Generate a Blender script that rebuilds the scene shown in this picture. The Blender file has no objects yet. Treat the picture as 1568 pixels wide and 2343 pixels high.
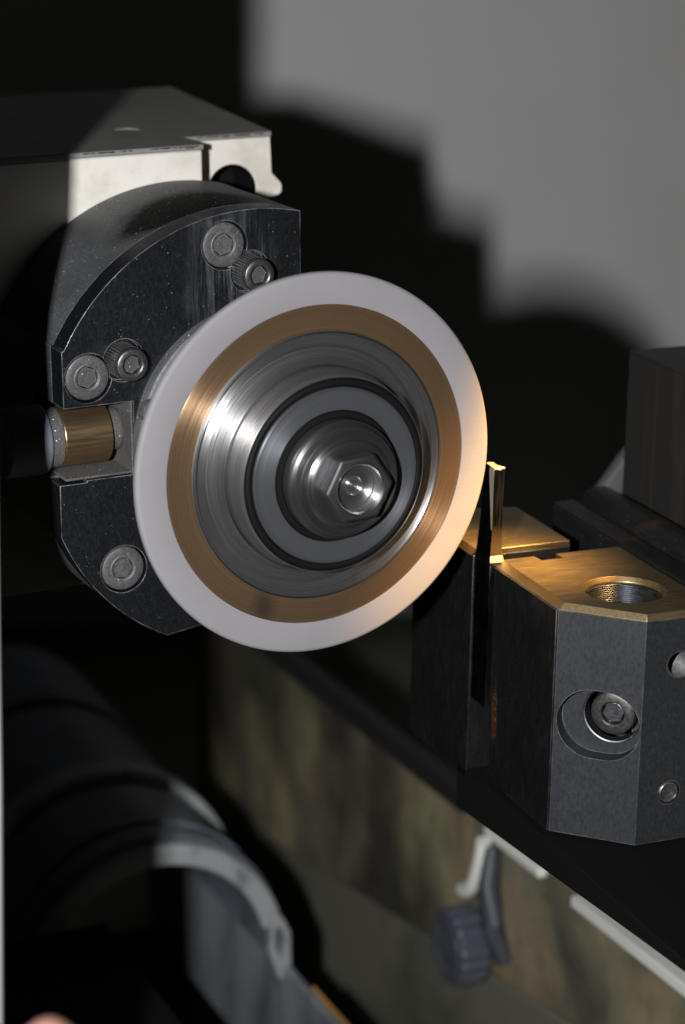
import bpy, bmesh, math, random
from mathutils import Matrix, Vector
random.seed(7)
SC = bpy.context.scene
COL = SC.collection
MM = 0.001
R = math.radians
pi = math.pi

# ------------------------------------------------------------------ camera
PITCH = R(17.0)
CAM = Vector((11.6, -727.0, 206.0)) * MM          # replaced just below from the measured set-up
right = Vector((1, 0, 0)); cup = Vector((0, math.sin(PITCH), math.cos(PITCH))); back = Vector((0, -math.cos(PITCH), math.sin(PITCH)))
F = 5458.0
CAM = -(right * ((729.5 - 784) / F * 756) + cup * (-(1066.5 - 1171) / F * 756) - back * 756) * MM
cd = bpy.data.cameras.new('camera'); co = bpy.data.objects.new('camera', cd); COL.objects.link(co)
co.location = CAM; co.rotation_euler = (pi / 2 - PITCH, 0, 0)
cd.sensor_fit = 'VERTICAL'; cd.sensor_height = 23.6; cd.sensor_width = 15.8; cd.lens = 55.0
cd.clip_start = 0.02; cd.clip_end = 20
cd.dof.use_dof = True; cd.dof.focus_distance = 0.768; cd.dof.aperture_fstop = 6.0; cd.dof.aperture_blades = 7
SC.camera = co
# ------------------------------------------------------------------ world, lights, exposure
w = bpy.data.worlds.new('World'); SC.world = w; w.use_nodes = True
w.node_tree.nodes['Background'].inputs[0].default_value = (0.95, 0.97, 1.0, 1)
w.node_tree.nodes['Background'].inputs[1].default_value = 0.003
SC.view_settings.view_transform = 'Standard'; SC.view_settings.look = 'None'; SC.view_settings.exposure = 0; SC.view_settings.gamma = 1

def light(name, kind, loc, target, power, color):
    d = bpy.data.lights.new(name, kind); o = bpy.data.objects.new(name, d); COL.objects.link(o)
    o.location = loc; o.rotation_euler = (Vector(target) - Vector(loc)).to_track_quat('-Z', 'Y').to_euler()
    d.energy = power; d.color = color
    return o, d
FL = CAM + (right * -110 + cup * 5 + back * 6) * MM
fo, fd = light('camera_flash', 'AREA', FL, FL - back, 3.75, (1.0, 0.98, 0.97))
fd.shape = 'RECTANGLE'; fd.size = 0.016; fd.size_y = 0.034; fd.spread = R(115)
LAMP_AT = Vector((66, 31, -20)) * MM
LAMP = LAMP_AT + Vector((0.50, -0.12, 0.86)).normalized() * 0.42
lo, ld = light('machine_lamp', 'SPOT', LAMP, LAMP_AT, 88.0, (1.0, 0.56, 0.17))
ld.shadow_soft_size = 0.014; ld.spot_size = R(11); ld.spot_blend = 1.0

# ------------------------------------------------------------------ frames (mm, local)
def frame(x, y, z, o=(0, 0, 0)):
    m = Matrix((( x[0], y[0], z[0], o[0] * MM), (x[1], y[1], z[1], o[1] * MM), (x[2], y[2], z[2], o[2] * MM), (0, 0, 0, 1)))
    return m
a = R(26.8); HN = Vector((math.sin(a), -math.cos(a), 0)); HT = Vector((math.cos(a), math.sin(a), 0)); UP = Vector((0, 0, 1))
H = frame(HT, UP, HN)                                   # wheel head: x across, y up, z along the spindle towards the viewer
a = R(22); dl = .015
JU = Vector((math.sin(dl), 0, math.cos(dl))); J1 = Vector((math.cos(a), math.sin(a), 0)); J1 = (J1 - JU * J1.dot(JU)).normalized(); J2 = JU.cross(J1)
J = frame(J1, J2, JU, (61.5, 37.2, -43.5))              # work-holding jig: x across, y away from the viewer, z up
a = R(24); GN = Vector((math.sin(a), -math.cos(a), 0)); GT = Vector((math.cos(a), math.sin(a), 0))
G = frame(GT, UP, GN)                                   # hood in the tray
CF = Matrix.Translation(CAM) @ Matrix((right, cup, back)).transposed().to_4x4()   # only used to stand the door and the hand beside the photographer
WF = Matrix.Identity(4)

# ------------------------------------------------------------------ mesh helpers
class MB:
    def __init__(s): s.v = []; s.f = []
    def add(s, v, f, m=None):
        n = len(s.v)
        s.v += [tuple(m @ Vector(p)) if m else tuple(p) for p in v]
        s.f += [tuple(i + n for i in q) for q in f]
        return s
    def box(s, x0, x1, y0, y1, z0, z1, m=None):
        v = [(x, y, z) for x in (x0, x1) for y in (y0, y1) for z in (z0, z1)]
        f = [(0, 1, 3, 2), (4, 6, 7, 5), (0, 4, 5, 1), (2, 3, 7, 6), (0, 2, 6, 4), (1, 5, 7, 3)]
        return s.add(v, f, m)
    def prism(s, poly, z0, z1, m=None, shift=(0, 0), scale=1):
        n = len(poly)
        v = [(x, y, z0) for x, y in poly] + [(x * scale + shift[0], y * scale + shift[1], z1) for x, y in poly]
        f = [tuple(range(n))[::-1], tuple(range(n, 2 * n))] + [(i, (i + 1) % n, n + (i + 1) % n, n + i) for i in range(n)]
        ar = sum(poly[i][0] * poly[(i + 1) % n][1] - poly[(i + 1) % n][0] * poly[i][1] for i in range(n))
        if (ar < 0) != (z1 < z0): f = [q[::-1] for q in f]
        return s.add(v, f, m)
    def lathe(s, prof, seg=96, m=None, closed=False, a0=0, a1=2 * pi):
        full = abs(a1 - a0 - 2 * pi) < 1e-6
        n = len(prof); k = seg if full else seg + 1
        v = []
        for i in range(k):
            t = a0 + (a1 - a0) * i / seg
            v += [(r * math.cos(t), r * math.sin(t), h) for r, h in prof]
        f = []
        for i in range(seg):
            j = (i + 1) % k
            for q in range(n if closed else n - 1):
                q2 = (q + 1) % n
                f.append((i * n + q, j * n + q, j * n + q2, i * n + q2))
        if not full and closed:
            f.append(tuple(range(n))); f.append(tuple(range((k - 1) * n, k * n))[::-1])
        return s.add(v, f, m)
    def cyl(s, r, z0, z1, seg=48, m=None, r2=None):
        r2 = r if r2 is None else r2
        v = [(r * math.cos(2 * pi * i / seg), r * math.sin(2 * pi * i / seg), z0) for i in range(seg)] + [(r2 * math.cos(2 * pi * i / seg), r2 * math.sin(2 * pi * i / seg), z1) for i in range(seg)]
        f = [tuple(range(seg))[::-1], tuple(range(seg, 2 * seg))] + [(i, (i + 1) % seg, seg + (i + 1) % seg, seg + i) for i in range(seg)]
        return s.add(v, f, m)
    def tube(s, pts, r, seg=12):
        pts = [Vector(p) for p in pts]; rings = []; n0 = len(s.v)
        for i, p in enumerate(pts):
            d = (pts[min(i + 1, len(pts) - 1)] - pts[max(i - 1, 0)]).normalized()
            q = d.to_track_quat('Z', 'Y')
            rr = r[i] if isinstance(r, (list, tuple)) else r
            for k in range(seg):
                t = 2 * pi * k / seg
                s.v.append(tuple(p + q @ Vector((rr * math.cos(t), rr * math.sin(t), 0))))
        for i in range(len(pts) - 1):
            for k in range(seg):
                k2 = (k + 1) % seg
                s.f.append((n0 + i * seg + k, n0 + i * seg + k2, n0 + (i + 1) * seg + k2, n0 + (i + 1) * seg + k))
        s.f.append(tuple(n0 + k for k in range(seg))[::-1]); s.f.append(tuple(n0 + (len(pts) - 1) * seg + k for k in range(seg)))
        return s

def mesh_of(mb, name, off=(0, 0, 0), fix=True):
    me = bpy.data.meshes.new(name)
    me.from_pydata([((x - off[0]) * MM, (y - off[1]) * MM, (z - off[2]) * MM) for x, y, z in mb.v], [], mb.f)
    if fix:
        bm = bmesh.new(); bm.from_mesh(me); bmesh.ops.remove_doubles(bm, verts=bm.verts, dist=1e-7); bmesh.ops.recalc_face_normals(bm, faces=bm.faces); bm.to_mesh(me); bm.free()
    return me

def thing(name, label, cat, fr, org, group=None):
    o = bpy.data.objects.new(name, None); COL.objects.link(o); o.empty_display_size = 0.01
    o.matrix_world = fr @ Matrix.Translation(Vector(org) * MM)
    o['label'] = label; o['category'] = cat
    if group: o['group'] = group
    o['org'] = list(org)
    return o

def part(name, mb, mat, parent, cuts=None, bevel=0, seg=2, ang=35, label=None, org=None, sharp=32):
    """one mesh object; coordinates in the frame of its thing (mm)"""
    root = parent
    while root.parent: root = root.parent
    off = root['org'] if org is None else org
    o = bpy.data.objects.new(name, mesh_of(mb, name, off)); COL.objects.link(o)
    finish(o, mat, cuts, off, bevel, seg, ang, sharp)
    o.parent = parent
    if label: o['label'] = label
    return o

def solid(name, mb, mat, fr, org, label=None, cat=None, kind=None, group=None, cuts=None, bevel=0, seg=2, ang=35, sharp=32):
    """a top-level thing that is one mesh"""
    o = bpy.data.objects.new(name, mesh_of(mb, name, org)); COL.objects.link(o)
    finish(o, mat, cuts, org, bevel, seg, ang, sharp)
    o.matrix_world = fr @ Matrix.Translation(Vector(org) * MM)
    for k, v in (('label', label), ('category', cat), ('kind', kind), ('group', group)):
        if v: o[k] = v
    return o

def finish(o, mat, cuts, off, bevel, seg, ang, sharp):
    me = o.data
    if cuts:
        tmp = []
        for c in cuts:
            co_ = bpy.data.objects.new('cutter', mesh_of(c, 'cutter', off)); COL.objects.link(co_); tmp.append(co_)
            md = o.modifiers.new('b', 'BOOLEAN'); md.operation = 'DIFFERENCE'; md.object = co_; md.solver = 'EXACT'
        dg = bpy.context.evaluated_depsgraph_get(); dg.update()
        new = bpy.data.meshes.new_from_object(o.evaluated_get(dg)); o.modifiers.clear(); o.data = new; new.name = me.name
        for co_ in tmp: bpy.data.objects.remove(co_)
        me = new
    if not me.materials: me.materials.append(mat)
    else: me.materials[0] = mat
    for p in me.polygons: p.use_smooth = True
    me.set_sharp_from_angle(angle=R(sharp))
    if bevel:
        b = o.modifiers.new('bevel', 'BEVEL'); b.width = bevel * MM; b.segments = seg; b.limit_method = 'ANGLE'; b.angle_limit = R(ang); b.harden_normals = False; b.use_clamp_overlap = True

# ------------------------------------------------------------------ materials
def mat(name, base, rough=.5, metal=0., spec=.5):
    m = bpy.data.materials.new(name); m.use_nodes = True
    nt = m.node_tree; b = nt.nodes['Principled BSDF']
    b.inputs['Base Color'].default_value = (*base, 1); b.inputs['Roughness'].default_value = rough; b.inputs['Metallic'].default_value = metal
    b.inputs['Specular IOR Level'].default_value = spec
    return m, nt, b
def node(nt, t, **kw):
    n = nt.nodes.new(t)
    for k, v in kw.items(): setattr(n, k, v)
    return n
def coords(nt, scale=(1, 1, 1), kind='Object'):
    tc = node(nt, 'ShaderNodeTexCoord'); mp = node(nt, 'ShaderNodeMapping'); mp.inputs['Scale'].default_value = scale
    nt.links.new(tc.outputs[kind], mp.inputs['Vector']); return mp.outputs['Vector']
def noise(nt, vec, scale, detail=4, rough=.55, dist=0.):
    n = node(nt, 'ShaderNodeTexNoise'); n.inputs['Scale'].default_value = scale; n.inputs['Detail'].default_value = detail; n.inputs['Roughness'].default_value = rough; n.inputs['Distortion'].default_value = dist
    nt.links.new(vec, n.inputs['Vector']); return n.outputs['Fac']
def ramp(nt, fac, stops):
    r = node(nt, 'ShaderNodeValToRGB'); e = r.color_ramp.elements
    while len(e) < len(stops): e.new(.5)
    for x, (p, c) in zip(e, stops): x.position = p; x.color = (*c, 1) if len(c) == 3 else c
    nt.links.new(fac, r.inputs['Fac']); return r.outputs['Color']
def mixc(nt, fac, c1, c2, blend='MIX'):
    n = node(nt, 'ShaderNodeMix', data_type='RGBA', blend_type=blend)
    for sock, c in ((n.inputs[0], fac), (n.inputs[6], c1), (n.inputs[7], c2)):
        if isinstance(c, (int, float)): sock.default_value = c
        elif isinstance(c, tuple): sock.default_value = (*c, 1)
        else: nt.links.new(c, sock)
    return n.outputs[2]
def maprange(nt, v, a0, a1, b0, b1):
    n = node(nt, 'ShaderNodeMapRange'); nt.links.new(v, n.inputs[0])
    for i, x in enumerate((a0, a1, b0, b1)): n.inputs[i + 1].default_value = x
    return n.outputs[0]
def math2(nt, op, a_, b_=0.):
    n = node(nt, 'ShaderNodeMath', operation=op)
    for s, x in ((n.inputs[0], a_), (n.inputs[1], b_)):
        if isinstance(x, (int, float)): s.default_value = x
        else: nt.links.new(x, s)
    return n.outputs[0]
def bump(nt, b, h, strength=.2, dist=.0002):
    n = node(nt, 'ShaderNodeBump'); n.inputs['Strength'].default_value = strength; n.inputs['Distance'].default_value = dist
    nt.links.new(h, n.inputs['Height']); nt.links.new(n.outputs['Normal'], b.inputs['Normal'])
def specks(nt, vec, scale, size):
    v = node(nt, 'ShaderNodeTexVoronoi'); v.inputs['Scale'].default_value = scale; nt.links.new(vec, v.inputs['Vector'])
    wn = node(nt, 'ShaderNodeTexWhiteNoise', noise_dimensions='3D'); nt.links.new(v.outputs['Position'], wn.inputs['Vector'])
    thr = math2(nt, 'MULTIPLY', math2(nt, 'POWER', wn.outputs['Value'], 6.), size)
    return math2(nt, 'LESS_THAN', v.outputs['Distance'], thr)

def oxide(name, base=(.035, .038, .043), rough=.42, metal=.75, dust=.25, dustc=(.16, .16, .165), speck=.5, brush=(1, 1, 1), rust=0., grain=.1, edge=.55, dark_spot=None, grit=0., sheen_patch=None, rustspot=None, edgec=(.50, .52, .55)):
    m, nt, b = mat(name, base, rough, metal)
    v = coords(nt); vb = coords(nt, brush)
    big = noise(nt, v, 45, 5, .6); fine = noise(nt, vb, 900, 3, .6)
    d = math2(nt, 'MULTIPLY', maprange(nt, big, .38, .72, .1, 1), maprange(nt, fine, .35, .7, .2, 1))
    d = math2(nt, 'MULTIPLY', d, dust)
    c = mixc(nt, d, base, dustc)
    if rust:
        rn = math2(nt, 'MULTIPLY', maprange(nt, noise(nt, v, 28, 3), .62, .7, 0, 1), maprange(nt, noise(nt, v, 1500, 2), .45, .6, 0, 1))
        c = mixc(nt, math2(nt, 'MULTIPLY', rn, rust), c, (.30, .13, .05))
    if grit:
        c = mixc(nt, math2(nt, 'MULTIPLY', maprange(nt, noise(nt, v, 2300, 2, .7), .56, .70, 0, 1), grit), c, (.30, .31, .32))
    if rustspot:
        rm = node(nt, 'ShaderNodeVectorMath', operation='SUBTRACT'); nt.links.new(v, rm.inputs[0]); rm.inputs[1].default_value = [x * MM for x in rustspot[0]]
        rd = node(nt, 'ShaderNodeVectorMath', operation='DIVIDE'); nt.links.new(rm.outputs[0], rd.inputs[0]); rd.inputs[1].default_value = [x * MM for x in rustspot[1]]
        rl = node(nt, 'ShaderNodeVectorMath', operation='LENGTH'); nt.links.new(rd.outputs[0], rl.inputs[0])
        rf = maprange(nt, math2(nt, 'ADD', rl.outputs['Value'], math2(nt, 'MULTIPLY', noise(nt, v, 130, 3), 1.2)), 1.1, 1.6, 1, 0)
        c = mixc(nt, math2(nt, 'MULTIPLY', rf, maprange(nt, noise(nt, v, 1700, 2), .46, .58, 0, 1)), c, (.42, .19, .07))
    if sheen_patch:
        pm = node(nt, 'ShaderNodeVectorMath', operation='SUBTRACT'); nt.links.new(v, pm.inputs[0]); pm.inputs[1].default_value = [x * MM for x in sheen_patch[0]]
        pd = node(nt, 'ShaderNodeVectorMath', operation='DIVIDE'); nt.links.new(pm.outputs[0], pd.inputs[0]); pd.inputs[1].default_value = [x * MM for x in sheen_patch[1]]
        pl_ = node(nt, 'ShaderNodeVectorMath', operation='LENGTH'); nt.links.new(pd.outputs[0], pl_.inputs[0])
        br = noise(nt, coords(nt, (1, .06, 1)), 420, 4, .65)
        c = mixc(nt, math2(nt, 'MULTIPLY', maprange(nt, math2(nt, 'ADD', pl_.outputs['Value'], math2(nt, 'MULTIPLY', noise(nt, v, 60, 3), .8)), .7, 1.6, 1, 0), maprange(nt, br, .42, .66, 0, .9)), c, (.26, .30, .34))  # brushed streaks with a bluish sheen painted into their colour
    if dark_spot:
        vm = node(nt, 'ShaderNodeVectorMath', operation='SUBTRACT'); nt.links.new(v, vm.inputs[0]); vm.inputs[1].default_value = [x * MM for x in dark_spot[0]]
        vd = node(nt, 'ShaderNodeVectorMath', operation='DIVIDE'); nt.links.new(vm.outputs[0], vd.inputs[0]); vd.inputs[1].default_value = [x * MM for x in dark_spot[1]]
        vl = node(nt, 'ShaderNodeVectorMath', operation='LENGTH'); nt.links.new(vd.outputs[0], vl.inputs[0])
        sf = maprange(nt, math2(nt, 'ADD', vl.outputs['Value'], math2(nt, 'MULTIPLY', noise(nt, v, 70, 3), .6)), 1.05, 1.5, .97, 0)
        c = mixc(nt, sf, c, (.003, .003, .003))  # near-black soft ellipse with duller specular
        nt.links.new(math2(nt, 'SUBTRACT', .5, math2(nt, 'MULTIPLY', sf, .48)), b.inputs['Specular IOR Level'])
    sp = specks(nt, v, 900, .24)
    c = mixc(nt, math2(nt, 'MULTIPLY', sp, speck), c, (.75, .76, .78))
    if edge:
        bv = node(nt, 'ShaderNodeBevel', samples=6); bv.inputs['Radius'].default_value = .0006
        ge = node(nt, 'ShaderNodeNewGeometry'); dt = node(nt, 'ShaderNodeVectorMath', operation='DOT_PRODUCT')
        nt.links.new(bv.outputs[0], dt.inputs[0]); nt.links.new(ge.outputs['Normal'], dt.inputs[1])
        ew = math2(nt, 'MULTIPLY', maprange(nt, dt.outputs['Value'], .985, .90, 0, edge), maprange(nt, noise(nt, v, 160, 3), .35, .65, .1, 1))  # worn edges, made paler to put the bevel glint into the colour
        c = mixc(nt, ew, c, edgec)
    nt.links.new(c, b.inputs['Base Color'])
    nt.links.new(math2(nt, 'ADD', maprange(nt, fine, .3, .7, rough - .07, rough + .1), math2(nt, 'MULTIPLY', d, .35)), b.inputs['Roughness'])
    nt.links.new(math2(nt, 'SUBTRACT', metal, math2(nt, 'MULTIPLY', d, .6)), b.inputs['Metallic'])
    bump(nt, b, noise(nt, vb, 2600, 2), grain, .0001)
    return m

def turned(name, base, rough=.26, aniso=.8, ring=.35, scale=1400, metal=1., dark_reflection=None):
    m, nt, b = mat(name, base, rough, metal)
    v = coords(nt)
    sx = node(nt, 'ShaderNodeSeparateXYZ'); nt.links.new(v, sx.inputs[0])
    rad = math2(nt, 'SQRT', math2(nt, 'ADD', math2(nt, 'MULTIPLY', sx.outputs[0], sx.outputs[0]), math2(nt, 'MULTIPLY', sx.outputs[1], sx.outputs[1])))
    cv = node(nt, 'ShaderNodeCombineXYZ'); nt.links.new(rad, cv.inputs[0]); nt.links.new(sx.outputs[2], cv.inputs[1])
    n1 = noise(nt, cv.outputs[0], scale, 3, .6)
    n2 = noise(nt, cv.outputs[0], scale * .22, 2, .5)
    c = mixc(nt, maprange(nt, math2(nt, 'ADD', math2(nt, 'MULTIPLY', n1, .5), math2(nt, 'MULTIPLY', n2, .5)), .35, .65, .55, 1.), tuple(x * .45 for x in base), base)
    if dark_reflection:
        vm = node(nt, 'ShaderNodeVectorMath', operation='SUBTRACT'); nt.links.new(v, vm.inputs[0]); vm.inputs[1].default_value = [x * MM for x in dark_reflection[0]]
        vd = node(nt, 'ShaderNodeVectorMath', operation='DIVIDE'); nt.links.new(vm.outputs[0], vd.inputs[0]); vd.inputs[1].default_value = [x * MM for x in dark_reflection[1]]
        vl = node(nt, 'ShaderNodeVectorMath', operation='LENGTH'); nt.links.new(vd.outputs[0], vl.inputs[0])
        c = mixc(nt, maprange(nt, math2(nt, 'ADD', vl.outputs['Value'], math2(nt, 'MULTIPLY', n1, .5)), .5, 1.6, .6, 0), c, (.05, .055, .065))  # dark reflection on the ring, painted into its colour
    nt.links.new(c, b.inputs['Base Color'])
    nt.links.new(maprange(nt, n1, .3, .7, rough - .06, rough + .08), b.inputs['Roughness'])
    b.inputs['Anisotropic'].default_value = aniso; b.inputs['Anisotropic Rotation'].default_value = .25
    tg = node(nt, 'ShaderNodeTangent', direction_type='RADIAL', axis='Z'); nt.links.new(tg.outputs[0], b.inputs['Tangent'])
    if ring: bump(nt, b, n1, ring, .00004)
    return m

def paint(name, base, rough=.5, dirt=(.25, .22, .17), amount=.3, scale=30, streak=(1, 1, 1), grain=.08, thr=(.48, .72), fine=700):
    m, nt, b = mat(name, base, rough)
    v = coords(nt, streak); v0 = coords(nt)
    n1 = noise(nt, v, scale, 6, .62, .4); n2 = noise(nt, v0, fine, 3)
    f = math2(nt, 'MULTIPLY', maprange(nt, n1, thr[0], thr[1], 0, 1), amount)
    f = math2(nt, 'ADD', f, math2(nt, 'MULTIPLY', maprange(nt, n2, .62, .75, 0, 1), amount * .35))
    nt.links.new(mixc(nt, f, base, dirt), b.inputs['Base Color'])
    bump(nt, b, n2, grain, .0002)
    return m

M = {}
M['wall'] = paint('wall_paint', (.74, .74, .745), .6, (.6, .6, .59), .3, 6, grain=.02)
M['oxide_plate'] = oxide('oxide_plate', (.022, .025, .030), .36, .75, .10, (.09, .095, .105), .35, (1, .5, 1), grain=.08, grit=.13, edge=1., edgec=(.62, .68, .78), sheen_patch=((17, 121, 32), (15, 24, 30)))
M['oxide_body'] = oxide('oxide_body', (.085, .09, .096), .55, .35, .5, (.15, .155, .16), .8, grain=.25, grit=.35, dark_spot=((11, 139, 9), (26, 25, 19)))
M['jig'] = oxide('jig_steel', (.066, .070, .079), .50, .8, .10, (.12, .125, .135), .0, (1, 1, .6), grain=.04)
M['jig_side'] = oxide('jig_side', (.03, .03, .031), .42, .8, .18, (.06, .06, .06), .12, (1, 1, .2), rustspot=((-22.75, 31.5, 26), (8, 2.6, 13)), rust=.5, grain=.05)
M['jig_top'] = oxide('jig_top', (.36, .27, .145), .43, 1., .25, (.06, .05, .035), .05, (.1, 2.6, 2.6), grain=.05, edge=.3)  # steel tops tinted gold, putting some lamp light into the colour
M['jig_edge'] = turned('bore_steel', (.20, .21, .235), .40, .3, .5, 900)
M['black'] = mat('black_iron_and_shade', (.006, .006, .006), .75, 0, .1)[0]
M['rail'] = oxide('rail_steel', (.02, .02, .02), .45, .5, .25, (.045, .045, .042), .25, (1, .1, 1), rust=.3)
M['bolt'] = oxide('dusty_bolt', (.08, .08, .084), .5, .5, .75, (.13, .13, .135), .5, grain=.3, grit=.3, edge=.3)
M['bolt_head'] = oxide('bolt_head', (.13, .125, .12), .36, .85, .3, (.2, .2, .2), .3, grain=.1)
M['dust'] = oxide('dusty_slot', (.06, .06, .06), .75, .15, .9, (.105, .10, .095), .9, grain=.6, grit=.5, edge=.1)
M['dark_socket'] = mat('dark_socket', (.012, .012, .013), .6)[0]
M['abrasive'] = paint('abrasive', (.235, .229, .248), .8, (.205, .20, .215), .35, 60, grain=.25, fine=1800)
M['bronze'] = turned('bronze', (.35, .225, .13), .28, .97, .06, 1800, metal=.76, dark_reflection=((-19.5, -44, 13.6), (4.2, 6, 6)))
M['steel'] = turned('turned_steel', (.60, .60, .61), .30, .85, .08, 1100, metal=.96)
M['steel_lip'] = turned('steel_lip', (.72, .73, .75), .3, .5, .1, 1500)
M['steel_dark'] = turned('steel_dark', (.22, .22, .228), .33, .6, .10, 900, metal=.92)
M['washer'] = turned('washer_steel', (.21, .225, .25), .36, .8, .1, 700, metal=.75)
M['black_ring'] = mat('ring_black', (.006, .006, .006), .6, 0, .12)[0]
M['hex'] = turned('hex_steel', (.10, .10, .105), .55, .2, .1, 900, metal=.9)
M['brass'] = oxide('brass', (.34, .235, .13), .33, .92, .12, (.12, .11, .09), .3, (.05, 1, 1), grain=.06, edge=.3)
M['casting'] = paint('white_casting', (.68, .665, .615), .5, (.36, .33, .28), .5, 45, grain=.15, thr=(.5, .75))
M['casting_side'] = paint('casting_side', (.70, .67, .58), .5, (.35, .32, .25), .3, 40, grain=.15)
M['olive'] = paint('shaded_casting', (.13, .13, .085), .5, (.06, .06, .04), .5, 40)  # lower casting lies in shade; the shade is put into this darker colour
M['cover'] = paint('cover_grey', (.20, .205, .20), .55, (.10, .10, .10), .5, 60, grain=.3, fine=1200)
M['rustband'] = paint('rust_chip', (.11, .065, .04), .7, (.05, .035, .025), .8, 150, grain=.4)
M['blade'] = oxide('carbide_blade', (.12, .12, .135), .15, 1., .1, (.10, .10, .10), .0, (1, 1, .1), grain=.06)
M['blade_ground'] = oxide('ground_facet', (.72, .66, .52), .40, .7, .1, (.4, .4, .4), .1, grain=.1)
M['hood'] = paint('hood_paint', (.13, .148, .18), .42, (.03, .035, .04), .6, 40, (1, .5, 1), grain=.1)
M['hood_light'] = paint('hood_light', (.31, .33, .34), .5, (.10, .11, .115), .85, 45, grain=.2)
M['hood_inner'] = paint('hood_inner', (.25, .28, .315), .5, (.06, .065, .07), .8, 30, (1, .35, 1), grain=.15)
M['floor'] = paint('tray_floor', (.13, .13, .10), .45, (.05, .05, .04), .6, 14, grain=.1)
M['white_strip'] = paint('white_strip', (.82, .85, .80), .45, (.3, .29, .25), .35, 25, (1, .4, 1), grain=.05)
M['rubber'] = mat('rubber', (.012, .012, .012), .7)[0]
M['knob'] = paint('knob_plastic', (.075, .085, .11), .42, (.03, .035, .045), .6, 120, grain=.2)
M['spout'] = paint('spout_plastic', (.05, .057, .075), .5, (.02, .02, .025), .5, 60)
M['lamp_spill'] = paint('lamp_spill_paint', (.72, .36, .08), .35, (.4, .18, .04), .4, 80)
M['bracket'] = paint('bracket_paint', (.13, .135, .14), .5, (.05, .05, .05), .4, 50)
M['door'] = paint('door_paint', (.13, .135, .135), .5, (.2, .2, .2), .2, 20)
def panel_mat():
    m, nt, b = mat('dirty_panel', (.15, .14, .09), .42)
    v = coords(nt, (1, 1, .8)); v0 = coords(nt)
    n1 = noise(nt, v, 10, 5, .55, .6); n2 = noise(nt, v, 17, 6, .6, .8); n3 = noise(nt, v0, 60, 6, .7, 1.2)
    c = ramp(nt, n1, [(.25, (.07, .07, .055)), (.42, (.20, .19, .13)), (.52, (.33, .265, .17)), (.62, (.34, .33, .19)), (.8, (.15, .15, .115))])
    c = mixc(nt, maprange(nt, n2, .45, .72, 0, .7), c, (.05, .052, .05))
    c = mixc(nt, maprange(nt, noise(nt, v0, 8.5, 3, .5), .40, .60, 0, .85), c, (.035, .036, .032))
    c = mixc(nt, maprange(nt, n3, .63, .70, 0, .6), c, (.02, .018, .015))
    nt.links.new(c, b.inputs['Base Color']); bump(nt, b, n3, .1, .001)
    return m
M['panel'] = panel_mat()
M['panel_low'] = paint('panel_lower', (.165, .165, .13), .45, (.06, .06, .05), .7, 11, grain=.1)
def hatch_mat():
    m, nt, b = mat('block_hatched', (.05, .05, .05), .5, .4)
    v = coords(nt, (1, 1, .02)); n1 = noise(nt, v, 260, 3, .6)
    c = mixc(nt, maprange(nt, n1, .5, .62, 0, 1), (.034, .034, .034), (.052, .042, .033))
    nt.links.new(c, b.inputs['Base Color']); bump(nt, b, n1, .3, .0004)
    return m
M['hatch'] = hatch_mat()
def skin_mat():
    m, nt, b = mat('skin', (.40, .2, .15), .55)
    b.inputs['Subsurface Weight'].default_value = .15; b.inputs['Subsurface Radius'].default_value = (.004, .0015, .0008); b.inputs['Subsurface Scale'].default_value = 1.
    nt.links.new(mixc(nt, noise(nt, coords(nt), 120, 4), (.34, .16, .125), (.44, .23, .18)), b.inputs['Base Color'])
    return m
M['skin'] = skin_mat()

def T(x, y, z): return Matrix.Translation((x, y, z))
def RX(d): return Matrix.Rotation(R(d), 4, 'X')
def RY(d): return Matrix.Rotation(R(d), 4, 'Y')
def RZ(d): return Matrix.Rotation(R(d), 4, 'Z')
def ngon(n, r, rot=0, cx=0, cy=0): return [(cx + r * math.cos(2 * pi * i / n + R(rot)), cy + r * math.sin(2 * pi * i / n + R(rot))) for i in range(n)]

# ------------------------------------------------------------------ setting
FLOOR_Z = -450
wallm = MB().box(-1100, 1300, 0, 40, -700, 1500)
yaw_w = R(6)
WALL = frame(Vector((math.cos(yaw_w), math.sin(yaw_w), 0)), Vector((-math.sin(yaw_w), math.cos(yaw_w), 0)), UP, (0, 1130, 0))
solid('wall', wallm, M['wall'], WALL, (0, 0, 0), kind='structure')
fl = MB()
fl.prism([(2600, 500), (2600, -2200), (-2600, -2200), (-2600, 500)], FLOOR_Z - 6, FLOOR_Z)
FG = frame(GT, GN, UP)       # x across, y towards the viewer
solid('tray_floor', fl, M['floor'], FG, (0, 0, 0), kind='structure')

# ------------------------------------------------------------------ grinding wheel (axis = local z)
wheel = thing('grinding_wheel', 'round grinding wheel with white rim, bronze ring and steel hub, edge touching the blade', 'grinding wheel', H, (0, 0, -14))
def lathe_part(name, prof, m, parent, seg=160, closed=True, sharp=32, label=None):
    return part(name, MB().lathe(prof, seg, closed=closed), m, parent, sharp=sharp, label=label)
def fillet(cx, cy, r, a0, a1, n=6): return [(cx + r * math.cos(R(a0 + (a1 - a0) * i / n)), cy + r * math.sin(R(a0 + (a1 - a0) * i / n))) for i in range(n + 1)]
lathe_part('abrasive_rim', [(52.1, -9), (52.1, -.15), (52.4, 0)] + fillet(60.8, -1.4, 1.4, 90, 0, 8) + fillet(60.9, -2.2, 1.3, 0, -70, 5) + [(56, -6)], M['abrasive'], wheel)
lathe_part('bronze_ring', [(43.9, -10), (43.9, -.5), (44.1, -.35), (51.8, -.35), (52.05, -.6), (52.05, -10)], M['bronze'], wheel)
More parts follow.
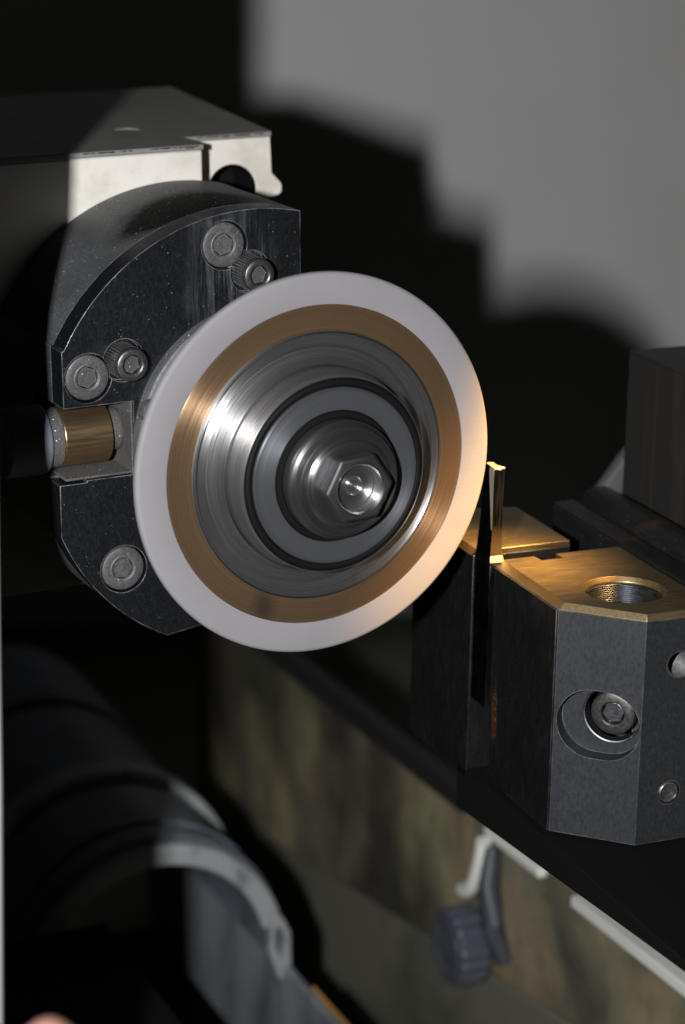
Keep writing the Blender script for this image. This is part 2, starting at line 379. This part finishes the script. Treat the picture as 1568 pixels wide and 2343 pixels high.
lathe_part('steel_hub', [(43.1, .45), (42.5, -.2), (42.0, -2.4), (41.2, -3.6), (40.3, -3.9), (39.5, -3.5), (39.0, -2.3), (38.3, -2.0), (37.7, -2.6), (37.2, -3.2), (36.4, -3.0), (35.6, -1.2), (34.9, .4), (34.3, 1.5), (33.8, 2.1), (33.55, 2.1), (33.4, -.6), (32.95, -.6), (32.85, 2.9), (32.5, 5), (31.9, 8.0), (31.6, 11.2), (31.3, 11.6), (31.15, 11.2), (31.15, -14), (43.1, -14)], M['steel'], wheel, sharp=50)
lathe_part('hub_lip', [(43.85, -8), (43.85, .15), (43.55, .55), (43.2, .5), (43.12, -8)], M['steel_lip'], wheel)
lathe_part('seal_ring', [(31.1, 6), (31.1, 11.0)] + fillet(29.75, 11.0, 1.35, 0, 180, 8) + [(28.4, 6)], M['black_ring'], wheel)
lathe_part('clamp_washer', [(28.4, 8), (28.4, 12.4), (28.0, 12.9), (21.4, 12.9), (21.2, 12.6), (21.2, 8)], M['washer'], wheel)
nut = lathe_part('spindle_nut', [(18.7, 4), (18.7, 15.6), (18.9, 16.2), (18.9, 17.4), (18.5, 18.2), (17.6, 18.6), (17.3, 19.2), (17.2, 20.6), (16.8, 21.3), (16.2, 21.5), (15.4, 21.3), (14.6, 21.3), (13.6, 22.2), (12.6, 22.5), (7.9, 22.5), (7.9, 4)], M['steel_dark'], wheel, sharp=40)
lathe_part('nut_black_ring', [(21.15, 6), (21.15, 12.3), (20.7, 13.0), (19.3, 13.2), (18.75, 12.8), (18.75, 6)], M['black_ring'], wheel)  # plain black ring round the foot of the nut
hexm = MB().prism(ngon(6, 11.8, 3), 21.6, 28.6)
hx = part('hex_head', hexm, M['hex'], nut, cuts=[MB().cyl(7.5, 15, 40, 64)], bevel=1.1, seg=3, ang=40, sharp=30)
part('nut_bore', MB().lathe([(7.48, 20), (7.48, 28.2), (7.9, 28.75), (8.3, 28.85), (8.3, 28.62), (7.8, 28.0), (7.8, 20)], 96, closed=True), M['steel_lip'], nut)
lathe_part('spindle_end', [(0.01, 24.0), (1.6, 24.0), (2.2, 23.3), (3.0, 24.3), (5.2, 24.6), (6.6, 24.4), (7.3, 23.6), (7.3, 10), (.01, 10)], M['steel'], wheel, closed=False)

# ------------------------------------------------------------------ wheel head: dark housing
head = thing('wheel_head', 'dark dusty round-backed spindle housing behind the grinding wheel, bolted front plate', 'machine housing', H, (-25, -66, -80))
RH = 74.8
def arc(r, a0, a1, n): return [(r * math.cos(R(a0 + (a1 - a0) * i / n)), r * math.sin(R(a0 + (a1 - a0) * i / n))) for i in range(n + 1)]
top_a = math.degrees(math.acos(17.2 / RH)); left_up = 180 - math.degrees(math.asin(34.4 / RH)); left_dn = 180 + math.degrees(math.asin(27.5 / RH)); bot = 180 + math.degrees(math.asin(67.0 / RH))
poly = arc(RH, top_a, left_up, 40) + [(-67.3, 34.0), (-67.3, -8.0), (-69.4, -9.0)] + arc(RH, left_dn, bot, 24) + [(17.2, -60)]
slot = MB().box(-90, -43.4, -9.3, 15.3, -78, -40)
slot2 = MB().box(-90, -60.0, -10.0, -9.0, -78, -40)
cuts = [slot, slot2]
FB = [(-10.2, 63.6), (-58.6, 24.6), (-48.2, -41.3)]; SB = [(-1.2, 54.2), (-46.2, 29.2)]
for x, y in FB: cuts.append(MB().cyl(8.1, -56, -40, 48, T(x, y, 0)))
for x, y in SB: cuts.append(MB().cyl(7.0, -50.5, -40, 48, T(x, y, 0)))
front = MB().prism(poly, -58, -48)
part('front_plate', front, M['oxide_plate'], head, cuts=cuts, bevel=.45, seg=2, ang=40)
body = MB().prism(poly, -112, -58.02)
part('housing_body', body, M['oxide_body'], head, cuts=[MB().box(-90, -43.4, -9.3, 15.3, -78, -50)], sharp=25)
for i, (x, y) in enumerate(FB):
    b_ = part('cap_bolt', MB().lathe([(3.4, -52), (3.6, -48.6), (4.3, -48.3), (4.6, -48.5), (6.6, -48.4), (7.2, -48.7), (7.5, -49.3), (7.5, -56)], 48, T(x, y, 0)), M['bolt'], head)
    part('hex_socket', MB().prism(ngon(6, 3.55, 20 + 17 * i), -51, -49.4, T(x, y, 0)), M['bolt'], b_)
for i, (x, y) in enumerate(SB):
    b_ = part('socket_screw', MB().lathe([(3.0, -43.5), (3.2, -40.4), (3.6, -40.1), (4.5, -40.1), (5.1, -40.4), (5.5, -41.2), (5.6, -42.5), (5.6, -51)], 48, T(x, y, 0)), M['bolt_head'], head)
    kn = MB()
    for k in range(36):
        an = 2 * pi * k / 36
        kn.box(-.16, .16, -.12, .12, -50.5, -42.8, T(x + 5.62 * math.cos(an), y + 5.62 * math.sin(an), 0) @ RZ(math.degrees(an) + 90))
    k_ = part('knurling', kn, M['bolt'], b_); k_['kind'] = 'stuff'
    part('hex_socket', MB().prism(ngon(6, 3.1, 10 + 25 * i), -46, -42.2, T(x, y, 0)), M['bolt'], b_)
part('spindle_flange', MB().lathe([(30, -60), (43.6, -60), (43.6, -45.2), (43.0, -44.2), (42.2, -43.8), (40.5, -41.5), (40.0, -36), (36, -35), (36, -13), (30, -13)], 128), M['oxide_body'], head)
fs = part('flange_screw', MB().lathe([(2.0, -34), (2.2, -31.9), (4.2, -31.9), (4.5, -32.4), (4.5, -36)], 32, T(-38.2, 12.2, -9.5)), M['bolt'], head)
CX_ = T(0, 2.6, -62) @ RY(90)
pl = part('brass_plunger', MB().cyl(9.9, -65.4, -48.7, 64, CX_), M['brass'], head, bevel=.5, seg=3)
part('plunger_tip', MB().cyl(7.2, -48.68, -43.6, 48, T(0, 3.2, -62) @ RY(90)), M['dust'], pl, bevel=1.4, seg=3)
part('plunger_sleeve', MB().cyl(9.95, -69.6, -65.42, 64, CX_), M['dust'], pl, bevel=.2)
part('plunger_cap', MB().cyl(11.6, -84, -69.8, 64, CX_), M['hood'], pl, bevel=1.0, seg=3)
part('slot_lining', MB().box(-67, -43.6, -9.2, 15.2, -78.2, -77.2).box(-44.1, -43.55, -9.2, 15.2, -77.2, -48.6), M['dust'], head)
dl_ = MB()      # grinding dust lying in the slot
part('dust_bed', MB().box(-67.0, -43.5, -9.28, -8.4, -77.9, -49.2), M['dust'], head, bevel=.5)

# ------------------------------------------------------------------ painted casting behind
cast = thing('head_casting', 'white painted machine casting with grey top, behind and above the dark housing', 'machine casting', H, (-30, -68, -190))
lb = MB().box(-190, 10.6, 22, 84.8, -270, -112.4)
part('lower_body', MB().box(-190, 10.4, -68, 21.9, -270, -113), M['olive'], cast, bevel=.8, ang=40)  # the darker colour holds the shade on the lower casting
part('casting_body', lb, M['casting'], cast, bevel=.8, ang=40)
rp = [(10.8, 84.8), (45.4, 84.8), (45.9, 71.6), (49.4, 68.0), (49.9, 66.9), (49.9, 64.4), (48.6, 63.4), (30, 60), (10.8, 40)]
part('side_block', MB().prism(rp, -131, -269, shift=(19, 0)), M['casting'], cast, bevel=.7, ang=25, cuts=[MB().cyl(9.5, -262, -120, 48, T(30, 66.2, 0))])
part('bore_shade', MB().lathe([(9.45, -131.2), (9.45, -150), (.01, -150), (.01, -150.5), (9.49, -150.5), (9.49, -131.2)], 48, T(30, 66.2, 0), closed=True), M['black'], cast)  # black lining added in the hole to paint the shadow there
tp = [(-190, -111.9), (11.0, -111.9), (11.0, -130.6), (45.7, -130.6), (64.8, -269.4), (-190, -271)]
tpm = MB().add([(x, 84.82, z) for x, z in tp] + [(x, 86.8, z) for x, z in tp], [tuple(range(6)), tuple(range(6, 12))] + [(i, (i + 1) % 6, 6 + (i + 1) % 6, 6 + i) for i in range(6)])
hole = MB().cyl(4.7, 80, 90, 40, T(.1, 0, -157) @ RX(-90))
part('top_cover', tpm, M['cover'], cast, cuts=[hole], bevel=.35)
#part('plug_rim', MB().lathe([(4.68, 84.9), (4.68, 86.7), (4.3, 86.7), (4.3, 84.9)], 40, T(.1, 0, -157) @ RX(-90), closed=True), M['casting'], cast)
part('cover_plug', MB().cyl(4.66, 84.9, 86.35, 40, T(.1, 0, -157) @ RX(-90)), M['cover'], cast)
# bare rusty patches along the front edge
def chips(x0, x1, z, n, hmax):
    mb = MB()
    for i in range(n):
        x = random.uniform(x0, x1); l = random.uniform(.6, 2.6); hgt = random.uniform(.3, hmax)
        pts = [(x - l, 86.4), (x + l, 86.5), (x + l * random.uniform(.3, .9), 86.4 - hgt), (x - l * random.uniform(.2, .8), 86.4 - hgt * random.uniform(.5, 1))]
        mb.prism(pts, z - .5, z + .07 + .01 * i)
    return mb
c_ = part('rust_chip', chips(-1.5, 9.5, -111.9, 9, 1.1), M['rustband'], cast); c_['kind'] = 'stuff'
c_ = part('rust_chip', chips(17, 45, -130.6, 12, .9), M['rustband'], cast); c_['kind'] = 'stuff'
c_ = part('paint_chip', chips(-34, -2, -111.9, 12, .5), M['dark_socket'], cast); c_['kind'] = 'stuff'

# ------------------------------------------------------------------ jig: front jaw
jaw = thing('clamp_jaw', 'nearer black steel clamp jaw, cut-off corner, sunken screw and round threaded hole in its top', 'clamp jaw', J, (20, -35, -79))
jp = [(-2.2, .4), (45, .4), (45, -62), (41, -66), (18.9, -66), (-2.2, -46.6)]
jp = [(-2.2, 0.4), (12.0, .4), (12.6, -4.3), (20.6, -4.6), (20.2, .4), (44.5, .4), (44.5, -62), (40.5, -66), (18.9, -66), (-2.2, -46.0)]
low = MB().prism(jp, -79.2, -2.2)
ins = [(.2, .4), (12.0, .4), (12.6, -4.3), (20.6, -4.6), (20.2, .4), (44.5, .4), (44.5, -61), (40, -64.8), (19.4, -64.8), (.2, -45.4)]
nn = len(jp)
# chamfer ring + top as one top part, body below
nB = Vector((-1, -1, 0)).normalized()
def Bface(s, z): # point on the bevelled corner face
    p0 = Vector((-2.2, -46.0, 0)); d = (Vector((18.9, -66.0, 0)) - p0).normalized()
    return p0 + d * s + Vector((0, 0, z))
dB = (Vector((18.9, -66.0, 0)) - Vector((-2.2, -46.0, 0))).normalized()
NB = dB.cross(UP)       # outward normal candidates
if NB.dot(Vector((-1, -1, 0))) < 0: NB = -NB
FBm = Matrix((( dB.x, 0, NB.x, 0), (dB.y, 0, NB.y, 0), (dB.z, 1, NB.z, 0), (0, 0, 0, 1)))
if FBm.determinant() < 0: FBm = Matrix(((-dB.x, 0, NB.x, 0), (-dB.y, 0, NB.y, 0), (-dB.z, 1, NB.z, 0), (0, 0, 0, 1)))
def onB(s, z, depth=0): return Matrix.Translation(Bface(s, z) + NB * depth) @ FBm
def obround(l, r, n=16):
    return [(l + r * math.cos(R(-90 + 180 * i / n)), r * math.sin(R(-90 + 180 * i / n))) for i in range(n + 1)] + [(-l + r * math.cos(R(90 + 180 * i / n)), r * math.sin(R(90 + 180 * i / n))) for i in range(n + 1)]
pocket = MB().prism(obround(2.2, 11.7), -6, 6, onB(14.9, -39.6))
pocket_i = MB().cyl(9.3, -12, 6, 48, onB(17.9, -37.4))
Cm = T(0, -66, 0) @ RX(90)
h1 = MB().cyl(4.6, -34, 5, 40, T(31.6, 0, -18) @ Cm); h2 = MB().cyl(4.1, -3.0, 5, 40, T(30.4, 0, -62.2) @ Cm)
bore = MB().cyl(12.4, -60, 10, 72, T(24.3, -40.9, 0))
jbody = part('jaw_body', low, M['jig'], jaw, cuts=[pocket, pocket_i, h1, h2, bore], bevel=.35, seg=2, ang=30)
part('side_skin', MB().box(-2.75, -2.2, -45.6, .2, -79.2, -2.4), M['jig_side'], jaw, bevel=.2, ang=40)  # thin skin that gives the left face a darker steel colour
tv = [(x, y, -2.2) for x, y in jp] + [(x, y, 0) for x, y in ins]
tf = [tuple(range(nn))[::-1], tuple(range(nn, 2 * nn))] + [(i, (i + 1) % nn, nn + (i + 1) % nn, nn + i) for i in range(nn)]
part('jaw_top', MB().add(tv, tf), M['jig_top'], jaw, cuts=[MB().lathe([(.01, -10), (12.6, -10), (12.6, -1.6), (13.9, .3), (13.9, 8), (.01, 8)], 72, T(24.3, -40.9, 0))], bevel=.15, seg=2, ang=20, sharp=15)
th = [(12.35, -2.0)]
z = -2.2
prof = []
while z > -22:
    prof += [(12.3, z), (11.9, z - .35)]
    z -= .7
bt = part('bore_thread', MB().lathe(prof + [(12.6, z), (12.6, -2.2)], 72, T(24.3, -40.9, 0), closed=True), M['jig_edge'], jaw, sharp=60)
part('bore_floor', MB().cyl(12.0, -31, -30, 48, T(24.3, -40.9, 0)), M['dark_socket'], jaw)
# recessed screw
sc = part('pocket_screw', MB().lathe([(3.7, -8), (3.9, -4.5), (4.3, -4.2), (6.4, -4.2), (7.1, -4.6), (7.5, -5.4), (7.5, -12.5)], 48, onB(18.3, -36.6)), M['bolt_head'], jaw)
part('hex_socket', MB().prism(ngon(6, 4.2, 12), -11, -5.6, onB(18.3, -36.6)), M['jig_edge'], sc, bevel=.6)
part('pocket_liner', MB().lathe([(9.28, -6.6), (9.28, -6.0), (9.7, -5.85), (9.9, -5.98)], 48, onB(17.9, -37.4)), M['jig_edge'], jaw)
# threaded hole and plug on the right-hand face
pr = []
z = 0
while z > -30:
    pr += [(4.55, z - .05), (3.85, z - .55)]
    z -= 1.1
part('threaded_hole', MB().lathe(pr + [(.01, -31.5)], 40, T(31.6, 0, -18) @ Cm), M['bolt'], jaw, sharp=60)
part('set_screw', MB().lathe([(.01, -1.8), (2.2, -1.8), (2.6, -.5), (3.1, .1), (3.6, -.2), (4.0, -1.2), (4.0, -3)], 40, T(30.4, 0, -62.2) @ Cm), M['bolt_head'], jaw, sharp=45)

# ------------------------------------------------------------------ jig: rear jaw
rj = thing('clamp_jaw', 'rear flat-topped clamp jaw behind the blade, partly hidden by the grinding wheel', 'clamp jaw', J, (13, 35, -84))
rpoly = [(-5.2, 12.2), (31.9, 12.2), (31.9, 55), (-5.2, 62)]
rpi = [(-3.2, 12.2), (31.6, 12.2), (31.6, 54.8), (-3.2, 62)]
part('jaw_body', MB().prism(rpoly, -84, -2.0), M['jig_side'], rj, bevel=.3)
tv = [(x, y, -2.0) for x, y in rpoly] + [(x, y, 0) for x, y in rpi]
part('jaw_top', MB().add(tv, [(3, 2, 1, 0), (4, 5, 6, 7)] + [(i, (i + 1) % 4, 4 + (i + 1) % 4, 4 + i) for i in range(4)]), M['jig_top'], rj, bevel=.15, ang=20, sharp=15, cuts=[MB().cyl(1.6, -1.2, 4, 24, T(7.5, 30, 0))])
# ------------------------------------------------------------------ blade
bl = thing('cutter_blade', 'slim upright stick blade with a ground golden tip, clamped between the two jaws', 'blade', J, (-2, 6, -53))
bz = [(-4.6, .15), (0, .15), (0, 12.1), (-4.6, 12.1)]
part('shank', MB().prism(bz, -53, -1), M['blade'], bl, bevel=.2)
s0 = [(-4.7, .15), (0, .15), (0, 11.9), (-4.5, 11.9)]            # at the jaws
s1 = [(-4.25, .1), (-.35, .1), (-.35, 9.5), (-4.1, 9.5)]         # 60 % up
s2 = [(-4.3, .05), (-.25, .05), (-1.6, 4.5), (-1.7, 7.4), (-4.0, 7.4)]
def loft(mb, secs):
    n = len(secs[0][1])
    n0 = len(mb.v)
    for z, s in secs: mb.v += [(x, y, z) for x, y in s]
    for k in range(len(secs) - 1):
        for i in range(n): mb.f.append((n0 + k * n + i, n0 + k * n + (i + 1) % n, n0 + (k + 1) * n + (i + 1) % n, n0 + (k + 1) * n + i))
    mb.f.append(tuple(n0 + i for i in range(n))[::-1]); mb.f.append(tuple(n0 + (len(secs) - 1) * n + i for i in range(n)))
    return mb
secs = [(-.9, [(-4.7, .15), (0.1, .15), (0.1, 4), (0, 11.9), (-4.6, 11.9)]),
        (2.0, [(-4.6, .12), (-.25, .12), (-.3, 4), (-.3, 11.3), (-4.5, 11.3)]),
        (13, [(-4.3, .1), (-.55, .1), (-.8, 4), (-1.0, 9.8), (-4.2, 9.8)]),
        (22, [(-4.3, .1), (-.45, .1), (-1.0, 4.2), (-1.4, 8.6), (-4.1, 8.6)]),
        (32.0, [(-4.3, .05), (-.25, .05), (-1.5, 4.3), (-1.4, 7.2), (-3.9, 7.2)])]
part('blade_tip', loft(MB(), secs), M['blade'], bl, bevel=.12, ang=25, sharp=12)
tip = [(-4.3, .05), (-.25, .05), (-.9, 1.8), (-1.5, 4.0), (-1.7, 5.2), (-1.2, 6.2), (-1.5, 7.2), (-2.8, 7.6), (-3.9, 7.2)]
part('tip_facet', MB().prism(tip, 32.02, 32.6), M['blade_ground'], bl, bevel=.1)
fac = [(-4.34, 1.0, 32.0), (-4.34, 4.2, 32.0), (-4.34, .9, 13)]
part('ground_facet', MB().add([(-4.36, .2, 32), (-4.28, 4.0, 32), (-4.36, .2, 6), (-4.0, .2, 32), (-4.0, 4.0, 32), (-4.0, .2, 6)], [(0, 1, 2), (3, 5, 4), (0, 3, 4, 1), (1, 4, 5, 2), (2, 5, 3, 0)]), M['blade_ground'], bl)
part('blade_foot', loft(MB(), [(-.5, [(-4.8, .2), (.3, .2), (.3, -.5), (-4.6, -.3)]), (1.8, [(-4.6, .15), (-.1, .15), (-.1, .02), (-4.4, .02)])]), M['blade_ground'], bl)

# ------------------------------------------------------------------ carriage, rails, blocks
cp = [(y, zb) for y, zb in ((20, -80.2), (-210, -80.2), (-210, -81.4), (-150, -82.6), (20, -97.5))]
ca = MB().add([(x, y, zb) for x in (-5.2, 140) for y, zb in cp], [(0, 1, 2, 3, 4), (9, 8, 7, 6, 5)] + [(i, 5 + i, 5 + (i + 1) % 5, (i + 1) % 5) for i in range(5)])
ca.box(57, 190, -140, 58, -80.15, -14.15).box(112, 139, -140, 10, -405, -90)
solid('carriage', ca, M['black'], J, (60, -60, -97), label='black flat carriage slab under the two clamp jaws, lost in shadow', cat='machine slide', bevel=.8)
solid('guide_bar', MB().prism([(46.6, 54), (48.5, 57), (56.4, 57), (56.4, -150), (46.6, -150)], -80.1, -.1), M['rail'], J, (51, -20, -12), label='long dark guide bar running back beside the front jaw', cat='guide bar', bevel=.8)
rb = MB().tube([(66, y, -4.0) for y in (60, 58.5, 55, 30, 0, -60, -150)], [3, 7, 8.4, 8.6, 8.6, 8.6, 8.6], 28)
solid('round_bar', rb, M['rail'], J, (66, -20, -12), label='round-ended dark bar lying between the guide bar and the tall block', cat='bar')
solid('scored_block', MB().box(75, 190, -140, 55, -14, 55), M['hatch'], J, (120, -30, -14), label='tall dark steel block with rusty vertical scoring, at the right edge', cat='steel block', bevel=.8)

bk = [(134, -17.7), (118.5, -37.6), (118.5, -400), (165, -400), (165, 14)]
solid('grey_bracket', MB().prism(bk, 158, 164, Matrix(((1, 0, 0, 0), (0, 0, 1, 0), (0, 1, 0, 0), (0, 0, 0, 1)))), M['bracket'], J, (100, 160, -14), label='small grey sloping bracket showing between the dark bars and the scored block', cat='bracket', bevel=.5)
# ------------------------------------------------------------------ splash panel and things on it
def ztop(q): return -196 + .058 * (q + 38)
P0 = 105
def seam(q): return -280 - .2 * (-211 - q)
def sheet(dx, lines, th=3):      # lines: (y, z) outline in the panel's own plane
    n = len(lines)
    return MB().add([(P0 + dx, y, zz) for y, zz in lines] + [(P0 + dx + th, y, zz) for y, zz in lines], [tuple(range(n)), tuple(range(n, 2 * n))[::-1]] + [(i, n + i, n + (i + 1) % n, (i + 1) % n) for i in range(n)])
sp = thing('splash_panel', 'dirty brown and olive splash panel standing in the tray, below the jaws', 'panel', J, (P0, 150, -400))
part('upper_sheet', sheet(0, [(640, ztop(-640)), (640, seam(-640) + 1.0), (-160, seam(160) + 1.0), (-160, ztop(160))]), M['panel'], sp, bevel=.8)
part('lower_sheet', sheet(1.2, [(640, seam(-640) - 1.0), (640, -404), (-160, -404), (-160, seam(160) - 1.0)]), M['panel_low'], sp, bevel=1.2)
def strip(q0, q1, dz0, dz1, dx0, dx1, mt, lab, cat, name, grp=None):
    vv = [(P0 + dx, -q, ztop(q) + dz) for q in (q0, q1) for dx, dz in ((dx0, dz0), (dx1, dz0), (dx1, dz1), (dx0, dz1))]
    ff = [(0, 1, 2, 3), (7, 6, 5, 4), (0, 4, 5, 1), (1, 5, 6, 2), (2, 6, 7, 3), (3, 7, 4, 0)]
    return solid(name, MB().add(vv, ff), mt, J, (P0, -(q0 + q1) / 2, ztop((q0 + q1) / 2)), label=lab, cat=cat, group=grp, bevel=1.2, seg=3)
strip(-214, -158, -3.5, 1.6, -4, 3.5, M['white_strip'], 'short white trim strip beside the hose loop, under the carriage', 'trim strip', 'trim_strip', 'white trim strips on the splash panel')
strip(-127, 120, -4, 1.6, -4.5, 3.5, M['white_strip'], 'long white trim strip running off at the lower right edge', 'trim strip', 'trim_strip', 'white trim strips on the splash panel')
strip(-640, -236, -1, 11, -5, 3.5, M['rubber'], 'black rubber strip along the far top edge of the dirty panel', 'rubber strip', 'rubber_strip')
# knob: axis points to -x of the jig frame
KM = T(P0, 222, -268) @ RY(-90)
fl_ = []
for i in range(96):
    t = 2 * pi * i / 96
    fl_.append(((18.2 + .7 * math.cos(18 * t)) * math.cos(t), (18.2 + .7 * math.cos(18 * t)) * math.sin(t)))
kb = part('knob', MB().prism(fl_, 2, 17, KM), M['knob'], sp, bevel=1.6, seg=3, ang=50, label='round fluted dark blue knob')
part('knob_collar', MB().cyl(11, 0.02, 2.05, 32, KM), M['knob'], kb)
part('knob_recess', MB().lathe([(.01, 16.2), (9, 16.2), (10.5, 17.3), (13.0, 17.6), (13.4, 17.0)], 48, KM), M['knob'], kb)
hs = [(P0 - 6, 209 + 4 * math.sin(t * 1.2) + 16 * (1 - math.cos(t)), -210 - 34 * math.sin(t) * .98) for t in [i * .13 for i in range(13)]]
solid('hose', MB().tube(hs, 3.6, 16), M['white_strip'], J, (P0 - 6, 236, -241), label='short curved white hose hanging from the trim strip, above the knob', cat='hose')
solid('drain_spout', MB().tube([(P0 - 3, 205, -212), (P0 - 7, 200, -228), (P0 - 8, 194, -245), (P0 - 3, 190, -262)], [3.5, 5, 5, 4], 16), M['spout'], J, (P0 - 3, 200, -262), label='dark blue spout beside the curved white hose', cat='spout')

# ------------------------------------------------------------------ hood in the tray
hood = thing('dust_hood', 'half-round dark hood with pale rims opening into a blue-grey trough, lower left', 'hood', G, (40, -400, -320))
HC = T(39.5, -323.5, 0)
def halfring(r0, r1, z0, z1, a0=-8, a1=188, seg=64): return MB().lathe([(r0, z0), (r1, z0), (r1, z1), (r0, z1)], seg, HC, closed=True, a0=R(a0), a1=R(a1))
part('hood_shell', halfring(60, 65.2, -470, -285.5), M['hood'], hood, bevel=.4)
part('front_rim', halfring(54.0, 64.6, -285.4, -280, 12), M['hood_light'], hood, bevel=2.2, seg=4)
part('shell_bead', halfring(64.9, 66.6, -309, -305.5), M['hood'], hood, bevel=.7, seg=3)
part('shell_bead', halfring(64.9, 66.2, -291, -288.5), M['hood'], hood, bevel=.7, seg=3)
part('rear_ring', halfring(64.9, 70.2, -376, -360), M['hood_light'], hood, bevel=1.5, seg=3)
part('rear_drum', halfring(60, 69.2, -560, -470.1), M['hood'], hood, bevel=1.0)
part('trough_wall', MB().box(100.5, 104.5, -449.9, -330.5, -470, -130), M['hood_inner'], hood, bevel=.8, seg=2)
part('trough_wall', MB().box(-60, 13.9, -449.9, -291, -279.4, -100), M['black'], hood, bevel=.8)  # wall lying in shade, the shade painted as plain black
part('trough_floor', MB().box(14, 100.4, -402, -399, -470, -100), M['black'], hood)  # floor in shade as well, painted black for it
part('lamp_spill_edge', MB().box(104.6, 106.2, -336, -329.8, -252, -130), M['lamp_spill'], hood, bevel=.4)  # added strip; lamp spill along the wall top painted as orange
ear = [(96, -300), (101.5, -306), (105, -314), (105.4, -336), (99, -338), (94, -322)]
part('rim_lug', MB().prism(ear, -284, -277), M['hood_light'], hood, cuts=[MB().prism([(97.5, -310), (101, -312), (102.5, -318), (100.5, -326), (97.5, -320)], -290, -270)], bevel=.8)

# ------------------------------------------------------------------ door edge beside the lens and the hand
ze = 652
def cpt(u, v_, z_): return Vector(((u - 784) / F * z_, -(v_ - 1171) / F * z_, -z_))
EP = [cpt(*q) for q in ((-17, -1500, 620), (-17, 100, 636), (-9, 700, 668), (-3, 1150, 668), (6, 1800, 652), (12, 3200, 652))]  # door edge bent in depth to shape the flash shadow it casts
dm = MB(); ne = len(EP)
dm.v = [tuple(p) for p in EP] + [(p.x - 420, p.y, p.z) for p in EP] + [(p.x, p.y, p.z - 2.5) for p in EP] + [(p.x - 420, p.y, p.z - 2.5) for p in EP]
for k in range(ne - 1):
    A, B, C_, D = k, ne + k, 2 * ne + k, 3 * ne + k
    dm.f += [(A, A + 1, B + 1, B), (C_, D, D + 1, C_ + 1), (A, C_, C_ + 1, A + 1), (B, B + 1, D + 1, D)]
dm.f += [(0, ne, 3 * ne, 2 * ne), (ne - 1, 3 * ne - 1, 4 * ne - 1, 2 * ne - 1)]
solid('machine_door', dm, M['door'], CF, tuple(EP[-1] + Vector((-200, 0, 0))), label='grey machine door whose blurred edge shows along the lower left border', cat='door', bevel=.6)

def skin_mesh(verts, edges, radii, name):
    me = bpy.data.meshes.new(name); me.from_pydata([tuple(Vector(p) * MM) for p in verts], edges, [])
    o = bpy.data.objects.new(name, me); COL.objects.link(o)
    md = o.modifiers.new('skin', 'SKIN'); md.branch_smoothing = .6
    for i, r in enumerate(radii): me.skin_vertices[0].data[i].radius = (r * MM, r * MM)
    me.skin_vertices[0].data[0].use_root = True
    sb = o.modifiers.new('sub', 'SUBSURF'); sb.levels = 2; sb.render_levels = 2
    dg = bpy.context.evaluated_depsgraph_get(); dg.update()
    new = bpy.data.meshes.new_from_object(o.evaluated_get(dg)); o.modifiers.clear(); o.data = new; new.materials.clear(); new.materials.append(M['skin'])
    for p in new.polygons: p.use_smooth = True
    return o
def hand():
    zh = 500.
    tip = cpt(62, 2344, zh)
    V = []; E = []; Rr = []
    def chain(pts, rs, parent):
        prev = parent
        for p, r in zip(pts, rs):
            V.append(Vector(p)); Rr.append(r); 
            if prev is not None: E.append((prev, len(V) - 1))
            prev = len(V) - 1
        return prev
    d = Vector((.72, -.69, .1)).normalized(); s = Vector((.69, .72, 0)).normalized()
    base = tip + d * 150
    chain([base + d * 45, base, base - d * 35], [26, 27, 24], None)
    pal = 2
    for k, (off, ln, sp) in enumerate(((-27, 0, 0), (-9, 70, 0), (9, 92, 0), (25, 104, 0))):
        t_ = tip + s * (off + 27) + d * ln
        kn = tip + d * (max(82, ln + 25)) + s * (off + 27) * .95
        chain([kn, t_ + d * 48 + Vector((0, 0, 5)), t_ + d * 20 + Vector((0, 0, 3)), t_], [10.5, 9, 8.2, 6.6], pal)
    chain([base - s * 22 - d * 5, base - s * 42 - d * 28, base - s * 46 - d * 55], [13, 10.5, 8.5], 1)
    o = skin_mesh(V, E, Rr, 'hand')
    o.matrix_world = CF
    o['label'] = 'blurred bare fingertip of a hand poking up at the bottom left corner'; o['category'] = 'hand'
hand()
